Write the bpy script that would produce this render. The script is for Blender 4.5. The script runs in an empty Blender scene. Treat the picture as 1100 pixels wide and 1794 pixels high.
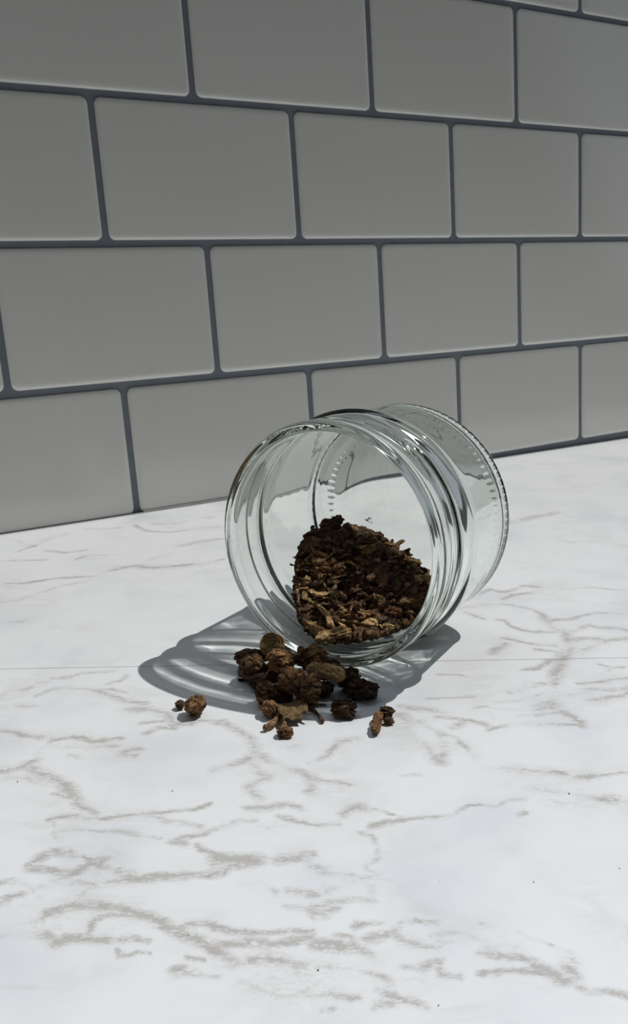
import bpy, bmesh, math, random
import numpy as np
from mathutils import Vector, Matrix, noise

scene = bpy.context.scene
COL = scene.collection
# everything is laid out in metres below; at the end the whole scene is put into units of 1/K metre
K = 10.0
scene.unit_settings.system = 'METRIC'
scene.unit_settings.scale_length = 1.0 / K

# ------------------------------------------------------------------ camera
F_PX, IMG_W, IMG_H = 1472.45, 1100.0, 1794.0
cam_data = bpy.data.cameras.new('camera')
cam = bpy.data.objects.new('camera', cam_data)
COL.objects.link(cam)
RIGHT = Vector((0.86467685, -0.50216896, -0.01266037))
DOWN = Vector((-0.14977869, -0.23368082, -0.96070787))
FWD = Vector((0.47947919, 0.83259811, -0.2772726))
cam_rot = Matrix((RIGHT, -DOWN, -FWD)).transposed()
cam.matrix_world = Matrix.Translation(Vector((-0.14608259, -0.45042358, 0.12975073)) * K) @ cam_rot.to_4x4()
cam_data.sensor_fit = 'VERTICAL'
cam_data.sensor_height = 36.0
cam_data.lens = F_PX * 36.0 / IMG_H
cam_data.shift_x = 7.25 / IMG_H
cam_data.shift_y = 8.99 / IMG_H
cam_data.clip_start = 0.05
cam_data.clip_end = 200.0
cam_data.dof.use_dof = True
cam_data.dof.focus_distance = 0.26 * K
cam_data.dof.aperture_fstop = 55.0 / K
scene.camera = cam

# ------------------------------------------------------------------ light, exposure
world = bpy.data.worlds.new('room_light')
scene.world = world
world.use_nodes = True
bg = world.node_tree.nodes['Background']
bg.inputs['Color'].default_value = (0.90, 0.95, 1.0, 1)
bg.inputs['Strength'].default_value = 0.045

SUN_EL, SUN_AZ = math.radians(59.3), math.radians(-5.6)
sun_data = bpy.data.lights.new('sun', 'SUN')
sun = bpy.data.objects.new('sun', sun_data)
COL.objects.link(sun)
sun_dir = Vector((math.cos(SUN_EL) * math.cos(SUN_AZ), math.cos(SUN_EL) * math.sin(SUN_AZ), math.sin(SUN_EL)))
sun.rotation_euler = sun_dir.to_track_quat('Z', 'Y').to_euler()
sun.location = sun_dir * 2.0 * K
sun_data.energy = 2.62
sun_data.color = (1.0, 0.985, 0.96)
sun_data.angle = math.radians(0.53)

# unseen area lights added as bluish sky fill, above the wall and at right
def sky_fill_light(name, loc, normal, sx, sy, energy):
    d = bpy.data.lights.new(name, 'AREA')
    o = bpy.data.objects.new(name, d)
    COL.objects.link(o)
    d.shape = 'RECTANGLE'
    d.size, d.size_y = sx * K, sy * K
    o.location = Vector(loc) * K
    o.rotation_euler = (-Vector(normal)).to_track_quat('Z', 'Y').to_euler()
    d.energy = energy * K * K
    d.color = (0.82, 0.88, 1.0)
sky_fill_light('sky_fill', (0.20, 0.10, 1.00), (0, -1, 0), 1.5, 0.9, 9.0)
sky_fill_light('sky_fill_side', (1.55, -0.45, 0.75), (-1, 0.0, -0.35), 1.2, 1.0, 1.1)

vs = scene.view_settings
vs.view_transform = 'Standard'
vs.look = 'None'
vs.exposure = 0.0
vs.gamma = 1.0
vs.use_curve_mapping = False
cy = scene.cycles
cy.use_denoising = True
cy.max_bounces = 20
cy.transmission_bounces = 18
cy.transparent_max_bounces = 16
cy.glossy_bounces = 8
cy.diffuse_bounces = 4
# sunlight bent by the jar walls: refracted light reaches the counter and the roots
sun_data.cycles.is_caustics_light = True

S = 0.075                                   # one row of tiles, metres
# jar pose: axis (base to mouth), sideways and up directions, centre of the base; heel and collar touch the counter
JA = Vector((-0.88174915, -0.46947401, 0.04596297))
JB = Vector((-0.4699707, 0.88268201, 0.0))
JW = Vector((0.04057069, 0.02160125, 0.99894314))
JC = Vector((0.04522317, -0.19621262, 0.04125417))
JAR_ZC = 0.04142

# ------------------------------------------------------------------ helpers
def link(o, parent=None):
    COL.objects.link(o)
    if parent is not None:
        o.parent = parent
    return o

def mesh_obj(name, verts, faces, mat, parent=None, smooth=True):
    me = bpy.data.meshes.new(name)
    me.from_pydata(verts, [], faces)
    me.update()
    if smooth:
        me.polygons.foreach_set('use_smooth', [True] * len(me.polygons))
    if mat:
        me.materials.append(mat)
    return link(bpy.data.objects.new(name, me), parent)

def tag(o, label, cat=None, group=None, kind=None):
    if label: o['label'] = label
    if cat: o['category'] = cat
    if group: o['group'] = group
    if kind: o['kind'] = kind
    return o

def empty(name, loc=(0, 0, 0), rot=(0, 0, 0)):
    o = bpy.data.objects.new(name, None)
    o.empty_display_size = 0.01
    link(o)
    o.location = loc
    o.rotation_euler = rot
    return o

class NT:
    """small helper to wire a material's nodes"""
    def __init__(self, name):
        self.mat = bpy.data.materials.new(name)
        self.mat.use_nodes = True
        self.t = self.mat.node_tree
        self.t.nodes.clear()
        self.out = self.n('ShaderNodeOutputMaterial')
    def n(self, kind, **kw):
        nd = self.t.nodes.new(kind)
        for k, v in kw.items():
            setattr(nd, k, v)
        return nd
    def l(self, a, b):
        self.t.links.new(a, b)
    def math(self, op, a, b=None, clamp=False):
        nd = self.n('ShaderNodeMath', operation=op, use_clamp=clamp)
        for i, v in enumerate((a, b)):
            if v is None: continue
            if isinstance(v, (int, float)): nd.inputs[i].default_value = v
            else: self.l(v, nd.inputs[i])
        return nd.outputs[0]
    def mix(self, fac, a, b):
        nd = self.n('ShaderNodeMix', data_type='RGBA')
        for i, v in ((0, fac), (6, a), (7, b)):
            if isinstance(v, (int, float)): nd.inputs[i].default_value = v
            elif isinstance(v, tuple): nd.inputs[i].default_value = (*v, 1)
            else: self.l(v, nd.inputs[i])
        return nd.outputs[2]
    def noise(self, vec, scale, detail=4, rough=0.55, dist=0.0):
        nd = self.n('ShaderNodeTexNoise')
        nd.inputs['Scale'].default_value = scale / K
        nd.inputs['Detail'].default_value = detail
        nd.inputs['Roughness'].default_value = rough
        nd.inputs['Distortion'].default_value = dist
        if vec is not None: self.l(vec, nd.inputs['Vector'])
        return nd.outputs['Fac']
    def ramp(self, fac, a, b):
        nd = self.n('ShaderNodeMapRange')
        nd.interpolation_type = 'SMOOTHSTEP'
        nd.inputs[1].default_value = a
        nd.inputs[2].default_value = b
        self.l(fac, nd.inputs[0])
        return nd.outputs[0]
    def principled(self, **kw):
        p = self.n('ShaderNodeBsdfPrincipled')
        for k, v in kw.items():
            s = p.inputs[k]
            if isinstance(v, (int, float)): s.default_value = v
            elif isinstance(v, tuple): s.default_value = (*v, 1) if len(v) == 3 else v
            else: self.l(v, s)
        self.l(p.outputs[0], self.out.inputs[0])
        return p
    def bump(self, height, strength, distance):
        b = self.n('ShaderNodeBump')
        b.inputs['Strength'].default_value = strength
        b.inputs['Distance'].default_value = distance * K
        self.l(height, b.inputs['Height'])
        return b.outputs[0]

# ------------------------------------------------------------------ materials
def mat_marble():
    m = NT('marble_film')
    geo = m.n('ShaderNodeNewGeometry').outputs['Position']
    mp = m.n('ShaderNodeMapping', vector_type='POINT')
    mp.inputs['Rotation'].default_value = (0, 0, math.radians(29.3))
    m.l(geo, mp.inputs['Vector'])
    st = m.n('ShaderNodeMapping', vector_type='POINT')
    st.inputs['Scale'].default_value = (0.40, 1.0, 1.0)
    m.l(mp.outputs[0], st.inputs['Vector'])
    v = st.outputs[0]
    vein = m.n('ShaderNodeAttribute', attribute_name='vein').outputs['Fac']
    stain = m.n('ShaderNodeAttribute', attribute_name='stain').outputs['Fac']
    n1 = m.noise(v, 900, 5, 0.7, 0.2)
    n2 = m.noise(v, 2600, 3, 0.7)
    g = m.math('ADD', m.math('MULTIPLY', m.math('SUBTRACT', n1, 0.5), 1.3), m.math('MULTIPLY', m.math('SUBTRACT', n2, 0.5), 1.0))
    def ridged(scale, dist, k):
        n = m.noise(v, scale, 6, 0.66, dist)
        return m.math('SUBTRACT', 1.0, m.math('MULTIPLY', m.math('ABSOLUTE', m.math('SUBTRACT', n, 0.5)), k), True)
    fil = m.math('MAXIMUM', ridged(300, 0.3, 10.0), m.math('MULTIPLY', ridged(800, 0.2, 8.0), 0.85))
    body = m.math('MULTIPLY', stain, m.math('SUBTRACT', m.math('MULTIPLY', fil, 1.35), 0.22))
    line = m.math('MULTIPLY', vein, m.math('ADD', m.math('MULTIPLY', fil, 0.6), 0.35))
    tot = m.math('ADD', line, body)
    core = m.ramp(m.math('ADD', tot, m.math('MULTIPLY', g, m.math('ADD', m.math('MULTIPLY', tot, 1.0), 0.02))), 0.06, 1.05)
    soft = m.ramp(m.math('ADD', stain, m.math('MULTIPLY', g, m.math('MULTIPLY', stain, 1.0))), 0.04, 0.9)
    cloud = m.ramp(m.noise(geo, 26, 4, 0.5), 0.46, 0.74)
    cloud2 = m.ramp(m.noise(v, 70, 5, 0.6, 0.6), 0.50, 0.78)
    # faint hairlines all over the sheet
    hair = m.math('MULTIPLY', ridged(34, 0.9, 16.0), m.ramp(m.noise(geo, 30, 3), 0.48, 0.66))
    base = m.mix(m.math('MULTIPLY', cloud, 0.62), (0.81, 0.828, 0.842), (0.645, 0.675, 0.725))
    base = m.mix(m.math('MULTIPLY', cloud2, 0.20), base, (0.66, 0.65, 0.64))
    base = m.mix(m.math('MULTIPLY', hair, 0.22), base, (0.52, 0.50, 0.475))
    c1 = m.mix(m.math('MULTIPLY', soft, 0.40), base, (0.60, 0.58, 0.55))
    c2 = m.mix(m.math('MULTIPLY', core, 0.66, True), c1, (0.37, 0.342, 0.312))
    rb = m.bump(m.noise(geo, 900, 2), 0.03, 0.0004)
    m.principled(**{'Base Color': c2, 'Roughness': 0.34, 'Specular IOR Level': 0.35, 'Normal': rb})
    return m.mat

def mat_simple(name, col, rough=0.5, spec=0.5, bump=None):
    m = NT(name)
    kw = {'Base Color': col, 'Roughness': rough, 'Specular IOR Level': spec}
    if bump:
        tc = m.n('ShaderNodeTexCoord').outputs['Object']
        kw['Normal'] = m.bump(m.noise(tc, bump[0], 4), bump[1], bump[2])
        nz = m.noise(tc, bump[0] * 0.4, 3)
        kw['Base Color'] = m.mix(nz, tuple(c * 0.9 for c in col), tuple(min(1, c * 1.1) for c in col))
    m.principled(**kw)
    return m.mat

def mat_tile():
    m = NT('glazed_tile')
    geo = m.n('ShaderNodeNewGeometry').outputs['Position']
    rnd = m.n('ShaderNodeObjectInfo').outputs['Random']
    c = m.mix(rnd, (0.905, 0.900, 0.835), (0.92, 0.915, 0.86))
    cl = m.noise(geo, 9, 3)
    c = m.mix(m.math('MULTIPLY', cl, 0.25), c, (0.87, 0.88, 0.85))
    bp = m.bump(m.noise(geo, 16, 2, 0.4), 0.10, 0.004)
    m.principled(**{'Base Color': c, 'Roughness': 0.14, 'Specular IOR Level': 0.9, 'Normal': bp})
    return m.mat

def mat_glass(name, rough):
    m = NT(name)
    g = m.n('ShaderNodeBsdfGlass')
    g.inputs['Color'].default_value = (0.974, 0.991, 0.978, 1)
    g.inputs['Roughness'].default_value = rough
    g.inputs['IOR'].default_value = 1.5
    m.l(g.outputs[0], m.out.inputs['Surface'])
    return m.mat

def mat_root(name, dark, light, mid=0.5, fib=1.0):
    m = NT(name)
    tc = m.n('ShaderNodeTexCoord').outputs['Object']
    rnd = m.n('ShaderNodeObjectInfo').outputs['Random']
    off = m.n('ShaderNodeCombineXYZ')
    m.l(m.math('MULTIPLY', rnd, 7.3), off.inputs[0])
    m.l(m.math('MULTIPLY', rnd, 3.1), off.inputs[1])
    va = m.n('ShaderNodeVectorMath', operation='ADD')
    m.l(tc, va.inputs[0]); m.l(off.outputs[0], va.inputs[1])
    sc = m.n('ShaderNodeMapping')
    sc.inputs['Scale'].default_value = (0.45 / fib, 1.0, 1.0)
    m.l(va.outputs[0], sc.inputs['Vector'])
    v = sc.outputs[0]
    n1 = m.noise(v, 640, 6, 0.68, 0.7)
    n2 = m.noise(v, 2600, 3, 0.65)
    cr = m.math('MULTIPLY', m.math('ABSOLUTE', m.math('SUBTRACT', m.noise(v, 900, 4, 0.55, 0.9), 0.5)), 5.0, True)
    f = m.math('ADD', m.math('MULTIPLY', n1, 0.75), m.math('MULTIPLY', n2, 0.25))
    f = m.math('ADD', f, m.math('MULTIPLY', m.math('SUBTRACT', rnd, 0.5), 0.16))
    c = m.mix(m.ramp(f, mid - 0.13, mid + 0.15), dark, light)
    bp = m.bump(m.math('ADD', f, m.math('MULTIPLY', cr, 0.30)), 1.0, 0.0018)
    m.principled(**{'Base Color': c, 'Roughness': 0.72, 'Specular IOR Level': 0.25, 'Normal': bp})
    return m.mat

M_MARBLE = mat_marble()
M_SLAB = mat_simple('counter_core', (0.20, 0.18, 0.16), 0.7)
M_TILE = mat_tile()
M_GROUT = mat_simple('grey_grout', (0.235, 0.262, 0.30), 0.8, 0.3, (300, 0.2, 0.0006))
M_PAINT = mat_simple('white_paint', (0.75, 0.75, 0.73), 0.5, 0.4, (60, 0.05, 0.001))
M_CAULK = mat_simple('clear_caulk', (0.72, 0.72, 0.70), 0.2, 0.6)
M_GLASS = mat_glass('clear_glass', 0.0)
M_GLASS_NECK = mat_glass('stippled_glass', 0.05)
ROOT = {
    'brown': mat_root('brown_root', (0.050, 0.024, 0.012), (0.50, 0.270, 0.120), 0.50),
    'dark': mat_root('dark_root', (0.026, 0.014, 0.009), (0.27, 0.148, 0.076), 0.52),
    'tan': mat_root('tan_root', (0.11, 0.055, 0.024), (0.70, 0.44, 0.20), 0.46, 1.6),
    'sunlit_tan': mat_root('sunlit_tan_root', (0.20, 0.105, 0.040), (0.78, 0.52, 0.24), 0.45, 1.6),  # pale slice, its tan lightened further to put sunlight into the colour
    'olive': mat_root('olive_root', (0.085, 0.050, 0.020), (0.43, 0.285, 0.125), 0.49, 1.6),
    'red': mat_root('reddish_root', (0.075, 0.028, 0.012), (0.30, 0.130, 0.055), 0.5, 1.6),
    'pale': mat_root('pale_root', (0.30, 0.22, 0.11), (0.75, 0.63, 0.42), 0.45),
}

# ------------------------------------------------------------------ countertop: a slab under two sheets of marble film that meet in a seam
SEAM_A, SEAM_B = (-0.10720125, -0.16674161), (0.08308793, -0.2734918)
SEAM_K = (SEAM_B[1] - SEAM_A[1]) / (SEAM_B[0] - SEAM_A[0])
def seam_y(x):
    return SEAM_A[1] + SEAM_K * (x - SEAM_A[0])
Y_FRONT, Y_BACK = -0.41, 0.004
VEINS = """
1.7 .6 -90.6 -78.2 -80.8 -83.3 -66.2 -84.9 -53.2 -90.2 -39.5 -87.2 -32.1 -88.1 -22.7 -95.9 -4.3 -101.1 9 -100.4
1.1 .5 -84.8 -47.2 -64.4 -56.1
1.1 .45 -78.8 -38.1 -68.9 -32.6 -64.1 -31.2 -72 -15
3.3 .3 -67.5 -31.3 -57.8 -24 -46.1 -19.7
2.2 .4 -62.1 -42 -53.2 -51 -45.7 -52.4
1.3 .45 -53.1 -63.2 -46.8 -60.4 -40 -64.2 -31.6 -70
1.7 .45 -34 -15.2 -25.8 -21.3 -17.6 -23.1
2.2 .45 -9.9 -22.9 -8.2 -36.5 1.1 -45.8 16.1 -47.1 31.3 -51.8
3.3 .35 0.4 -26.9 11.8 -31.6 24.9 -29.3 32.3 -31.4
3.3 .35 -2.3 -70.4 6.7 -69.5 20.9 -71.7
1.1 .35 -23.2 -82.1 -14.9 -81.4 -7.6 -77.7
1.7 .3 -95.1 -102.3 -86.1 -103.4 -78.5 -98.9 -66.7 -94.8 -58.3 -95.7
1.3 .3 -99.1 -123.8 -90.7 -127.2
6 .4 156 -125.2 164.9 -127.1 173.1 -128.6 188.5 -126.8 199.9 -128.1
3 .25 159.8 -162.4 165.1 -170.6 175.8 -175.8 182.4 -189.4
1.8 .55 60.4 -208.2 70.6 -208.8 80.3 -212.4 84 -218.3 86.9 -224.7 86.5 -230.1
2.2 .5 69.5 -200.8 78.8 -200.5 87.2 -198 88.9 -204.2 94.5 -203.9 101.6 -203.1 106.3 -206
1.4 .55 83.8 -209.8 90.7 -207.9 100.9 -210.4 109.6 -212.5 116.9 -216.1 124.9 -219 130.2 -224.4 134.4 -229.6
1.1 .5 62.6 -209.6 62.3 -216.2 64.2 -220
1.4 .5 68.1 -223.7 69.3 -226.6 67.7 -232.4 68.2 -236.9 71.7 -241.1 76.4 -244 82.5 -244.7
2.7 .45 45.5 -245.7 51.4 -243 54.8 -242.3
1.4 .5 57.6 -238.3 60.5 -243.9 63.4 -248.5 69.7 -253.4
3.6 .45 85.8 -230.8 80.9 -240.6 79.9 -248.1 71.3 -258.1 67.2 -261
0.9 .5 60.8 -251.2 64.5 -254.8 67.3 -258.7
1.8 .45 85 -234.6 91.1 -238.4 102.7 -239.1 110.1 -241.9 113.7 -247
2.7 .4 84.2 -246.8 93 -246 95 -251.4 101 -255.1 101.9 -257.8
3.6 .4 76.7 -252 81.3 -254.9 89.4 -259.9 95.8 -262.9
2.2 .45 75.2 -260.5 81.6 -260.7 87.5 -260.6
4.5 .5 65 -261.4 56.3 -268 49.2 -273.2 41.5 -279 34.8 -284.8 31.5 -284.2
1.8 .5 45.1 -261 50.9 -263 58.4 -261.7 63.9 -262.4
1.1 .55 69.8 -271.2 71.3 -275.5 75 -278.3
1.1 .5 38.1 -269.2 42 -271.1 45.7 -274.1
1.1 .5 30.8 -270.9 37.1 -271.9 40.1 -272.2
1.4 .5 52.9 -278.5 59.1 -280.8 65.3 -281.5 70.1 -283.6
1.4 .55 47.3 -286.9 52.7 -288.8 58.7 -291 62.5 -290.7
1.8 .4 61.2 -272.6 64.9 -275.7 70.2 -276.5
1.8 .4 48.9 -279.1 54.5 -282.6 58.6 -286.6 64.2 -288.5
0.9 .35 4.5 -259.2 11.2 -263 18.9 -266.6
0.9 .4 19.2 -249.2 24.7 -253.3 25.9 -255.7
0.9 .6 13.4 -272.8 16.8 -273.6 19.6 -277.2 25.9 -282.2 31.6 -283.5
2.2 .55 21.1 -283.7 26.8 -285.7 32.4 -286.2 35.8 -289.8 35.3 -296.7 34.5 -298.3
1.1 .5 9.4 -284.8 15.6 -286.1 23.8 -289.7 30.1 -293.5 33.9 -297.3
2.2 .4 -5.2 -260.2 0.6 -265.3 6.5 -271.1
1.9 .45 0.7 -271.3 4.9 -273.1 7.7 -278.4 10.8 -283.2
1.9 .45 1.5 -278.2 5.3 -278.4 8.1 -278
1.5 .4 11.2 -276.2 15.8 -277.6 15.3 -280.9
3.8 .5 -8.2 -264.4 -10.8 -274.2 -11.9 -281.5 -13.4 -288.2 -14.3 -291.2
3 .5 -5 -280.4 -7.5 -285.5 -11.4 -289.4
2.2 .4 -12.5 -270.3 -5.6 -270.3 -4.2 -277.5 -2.1 -283.5 -3.5 -287.9
1.1 .45 -3.5 -287.9 -3.8 -292.8 -4.8 -298.2 -3.5 -302.5 -1.6 -304.6
0.75 .65 -1 -302.3 2.1 -305.4 5.6 -308 9.5 -311.8 12.3 -315 15.5 -317.1
1.5 .5 15 -316.8 20.3 -319.8 23.8 -320.3 26.1 -321.1
1.1 .5 -0.7 -314.5 1.2 -317 4.8 -319.2
3.8 .45 4.2 -318.3 6.4 -321.2 8.2 -324.4 11.4 -326.3 13.4 -327.8
1.1 .45 -2.2 -321 1 -322.1 3.9 -323.5
0.75 .4 -12.7 -320.2 -10.5 -320.8
0.9 .5 -38.5 -306.1 -33.2 -308.4 -27.4 -310.9 -22.9 -311.1 -20.5 -310.6 -17.6 -312
0.6 .3 -17.6 -312 -14.5 -315.4 -10.3 -314.7 -5.7 -316.5
0.75 .3 -27.5 -291 -22.2 -294
1.9 .5 31 -270.4 36.4 -270.4 39.6 -269.9 44 -272.9
1.5 .45 22.9 -273.5 28.3 -276 34.7 -276.8 42.8 -276
2.2 .45 29.9 -281.7 37.2 -281.5 43.6 -280.6 48.5 -282 51.3 -282.1
2.8 .42 -57.9 -239.4 -54.1 -246 -53.5 -253.2 -53.5 -258.4 -58.4 -261.7 -62.7 -262.7 -68.4 -262.8
2.8 .42 -54.5 -259.1 -53.9 -265.7 -51.4 -270.8 -48.3 -276.8 -49 -281.4 -51.4 -284.3
1 .45 -48.5 -279.5 -46 -282.7 -42.7 -285.8 -40.9 -288
2.1 .42 -42 -272.9 -37.1 -270.3 -31.4 -267.9 -25.8 -268.1
1.4 .35 -47.6 -261.3 -43.3 -263.3
2.8 .35 -58.3 -265.4 -58.5 -273.4 -64.4 -275.3 -64.6 -280.5
2.1 .4 -69.3 -282.8 -65.7 -285 -59.9 -286.5 -57.9 -289.2
1 .45 -78.5 -285.5 -74.3 -286.1 -70 -287.8
0.7 .4 -70.5 -289.9 -66.9 -291.8
1 .45 -64.6 -289.6 -61.2 -293.1 -58.8 -295 -55.1 -297.8 -52.7 -298.8
2.1 .45 -49.8 -297.1 -46.4 -296.7 -43.3 -296.6 -43.3 -298.5
0.7 .45 -41.3 -299.3 -39.1 -302.6 -37.2 -305.2
1.4 .5 -46.4 -304.9 -42.2 -306 -38.9 -306.6 -36.5 -306.8 -32.6 -308.5 -27.7 -310.5
1 .4 -50 -305 -47.9 -307.2 -48.8 -311.1 -51.7 -314.5 -55.2 -315.4 -54.5 -317.8
3.5 .55 -83.2 -296 -80.2 -298.6 -76.2 -301.4
2.8 .5 -71.7 -304.1 -68.5 -305.2 -65.3 -305.5 -65.1 -309.8 -63 -311.9
1.9 .5 -115.2 -209.4 -111.3 -213.9 -108 -218 -105.8 -220.3
3 .5 -119.6 -232.9 -114.6 -232.4 -109.6 -230.6 -107.6 -226.7 -103.4 -224.1
1.5 .5 -103.4 -224.1 -99.5 -225.1 -95.2 -227.1 -93.1 -230.6 -85.9 -233.4
3 .45 -104.3 -227.5 -99.8 -230.9 -95.9 -233.9 -89.4 -236.5
1.9 .45 -101.3 -234.4 -98.5 -237.1
2.2 .5 -88.2 -240.5 -86.4 -240.3 -83.6 -241.1
1.5 .45 -87.5 -242.1 -85.2 -244.2
3 .45 -111.6 -234.2 -108.6 -240.7 -106.2 -246.7 -105.6 -252.6 -104.9 -258.2 -102.3 -263.9
1.1 .45 -109.8 -250 -107.3 -253.1 -104.9 -254.1
0.9 .55 -113.3 -260.2 -108.9 -261.4 -105.5 -264.1 -101.1 -267.1 -96.2 -268.5 -90.8 -271.8 -84.5 -274.1 -79.3 -276.3 -75.7 -276.1
1.5 .4 -90.7 -272.9 -87.3 -276.9 -84.1 -279.8 -81.2 -283.4
3.8 .25 -120.4 -237 -114.2 -238.5 -110.8 -242.8
2.2 .45 -78.5 -233.9 -73.8 -233.3 -70.3 -236.1 -69.9 -233.5 -64.3 -236.2
1.5 .4 -77.8 -228 -70.6 -230.2 -65.5 -234.1 -54.7 -239.2
3 .38 -77.6 -217.8 -72.8 -221.5 -69.3 -226.6 -68.6 -230
2.2 .42 -84.6 -199.1 -80.8 -204.7 -77.3 -210.9 -72.3 -216.4
1.5 .4 -84.2 -200.2 -78.5 -201.7 -75.2 -206.5
1.5 .4 -100.4 -192.7 -94.9 -191.9 -89.9 -193.3 -85 -198
1.5 .35 -93.5 -183.3 -87.9 -185.9 -83.4 -185 -74.4 -188.7
1.5 .3 -98.6 -184.6 -94.8 -186
1.5 .35 -78.4 -196.9 -74.4 -197.7 -71.1 -194.3
2.2 .35 -111 -187 -105.6 -186.2 -101 -186.5
2.2 .3 -107.1 -196.6 -102.8 -200.1 -97 -202.8
2.2 .4 -69.5 -263.3 -67.7 -262.1 -64.9 -262.6
1.5 .4 -58.7 -240.4 -55 -241.2
1 .5 -128.2 -278.9 -124.6 -279.4 -122.6 -284.9 -117.6 -285.2 -111.9 -288.1
2 .55 -121.2 -275.8 -117.4 -279.2 -114.2 -284.6 -110.8 -288.8 -105.3 -290.4 -100.3 -293.5 -93.9 -296.7 -89.1 -298.6 -83.8 -301.2
1.5 .5 -121 -274.8 -116.1 -273.6 -112.4 -275.2 -109.6 -279.9 -108.6 -283.4 -104.6 -288.1 -101.1 -291.9
1 .55 -85.5 -290.2 -83.1 -294.7 -80.8 -297.8 -76.4 -301
1.5 .45 -90.1 -285 -87.7 -288.3 -87.9 -285 -82.5 -286.4 -77.7 -286 -71.1 -288.7
1 .5 -112.3 -266.5 -106.2 -270.4 -100.3 -274.7 -95.6 -278.1 -91.1 -281.8
1.2 .4 -83.8 -301.2 -81.1 -300 -79.3 -303.9
1 .5 -82.2 -305.4 -78 -308.5 -76.5 -312.6
1.2 .5 -74.3 -313.9 -69.1 -317.6
1.5 .4 -77.1 -316.4 -73.8 -319.4 -71.9 -323.5
1.5 .5 -71 -303.7 -67 -306.1 -63.1 -306.1
0.75 .5 -129.6 -286.1 -126.5 -288.6 -123.8 -290.4
2 .55 -122.1 -293.4 -117.3 -293.8 -112.7 -295.5 -108.1 -299.3 -104.4 -303.5 -101.2 -308.8 -98.9 -312.6 -95.5 -316.9 -93.6 -321.2 -92.7 -324.8
1.5 .5 -130.8 -292.5 -127.4 -293.1 -123 -294.8
2 .55 -131.2 -294.6 -126.9 -296.2 -122.3 -299.4 -121.3 -302.4 -117.4 -303.3 -113.1 -307.2
1.2 .5 -114.8 -302.6 -112.9 -300.4 -110.5 -300.8 -106.4 -303.8 -100.8 -307.6
1 .5 -98.1 -310.7 -93.8 -312.8 -90.3 -316.8 -86.5 -320 -82.1 -323.1 -76.4 -326.5
1.5 .5 -92.8 -319.4 -87.5 -322.1 -84 -325.6 -77.4 -328.2
0.6 .5 -111.8 -310.7 -111.8 -312.5 -110.5 -313.9 -108.1 -314 -106 -315.8
0.75 .4 -111 -308.1 -107.8 -309.7 -104.4 -312.3
0.5 .6 -99.9 -320.5 -96.8 -322
1.5 .5 -103.3 -322.2 -100.2 -324.9 -96.3 -327.2
2 .55 -94.9 -325.5 -91.5 -326.3 -86.4 -327.6 -83.2 -331.3 -80.9 -334.3
1.5 .5 -94.4 -331.1 -91 -334 -87 -338.3 -83.4 -338.5
1 .4 -88.3 -332.4 -84 -336.2
0.75 .2 -133.9 -309 -128.7 -312.4 -122 -316.2
1 .45 -114.8 -291.7 -111.7 -289.8
1 .4 -124.9 -289.7 -122.1 -288.3 -122.9 -283.6 -126.5 -279.4
0.75 .4 -112.6 -262.3 -113.7 -269.5
1 .5 -66.5 -309.3 -63.1 -314 -59.4 -316.7 -55.6 -320.4 -51.6 -323.6
1.2 .5 -54.2 -320.1 -54.9 -315.8 -50.9 -314.1
2 .4 -72.7 -320.1 -67.3 -320.8 -63 -322.3 -60.5 -325.3 -57.5 -322 -59.2 -318.8 -66.2 -317.8
1.5 .4 -73.9 -322.3 -67.9 -322.9
1.2 .6 -67.2 -329.9 -62.2 -332.2
1.2 .6 -58.9 -333.7 -55.5 -335.2 -51.8 -338.2
1.5 .45 -67.8 -334 -61.8 -335.7 -59.1 -335 -61.1 -334.7
1.5 .55 -61.8 -336.7 -59.9 -340 -56.7 -343.5 -55.1 -343.8
1 .5 -55.4 -340.5 -51.9 -341.2 -48.1 -343.9 -48.1 -345.7
1.2 .5 -54.9 -342.1 -50.9 -345.4
1 .55 -50.4 -348.4 -47.4 -351 -44.3 -353.3 -43.1 -356.1
1.5 .5 -48.9 -348.4 -44.4 -350.2 -42.7 -351.7
0.6 .55 -44.5 -342.5 -42.2 -345.2
0.6 .55 -39.7 -348.5 -38.6 -351.5 -37.1 -353.2 -36.2 -355.5
2.5 .55 -43.1 -356.1 -42.3 -359.1 -41.2 -361.8 -38.5 -363 -37.8 -360.1 -34.9 -358.1
1 .55 -53.7 -353.1 -49.7 -354.3 -45 -357.3 -42.3 -359.9
1.5 .55 -39.9 -364.9 -37.4 -367.6 -34.6 -369.2 -33.3 -370.8
1.5 .5 -78 -329.2 -74.8 -332 -71 -334.7 -68.2 -337.7
1.5 .5 -72.1 -330.9 -70 -332
1.5 .55 -78.8 -335.2 -75.6 -337.5 -72.5 -341 -69.9 -344.2 -69.7 -345.9
1.2 .5 -65.4 -342.8 -62.5 -345.4 -58.1 -347.1 -60.2 -348.8 -57.6 -351.3
1.5 .45 -72.7 -345.3 -70.4 -348.6 -69.7 -350.5 -67.5 -353.3
1.5 .45 -74.3 -348.6 -70.2 -350.2
0.75 .5 -84 -339.7 -79.8 -343.2 -76.5 -345.6
1 .4 -81.4 -338.5 -78.4 -339.9
1 .35 -66.8 -346.5 -63.9 -348.2
0.5 .4 -83.5 -344.2 -81.8 -345
"""
def lattice(x, y, seed):
    """smooth value noise, 0..1"""
    tab = np.random.RandomState(seed).rand(257, 257)
    xi, yi = np.floor(x).astype(int), np.floor(y).astype(int)
    fx, fy = x - xi, y - yi
    fx, fy = fx * fx * (3 - 2 * fx), fy * fy * (3 - 2 * fy)
    g = lambda a, b: tab[a % 257, b % 257]
    return (g(xi, yi) * (1 - fx) + g(xi + 1, yi) * fx) * (1 - fy) + (g(xi, yi + 1) * (1 - fx) + g(xi + 1, yi + 1) * fx) * fy
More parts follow.
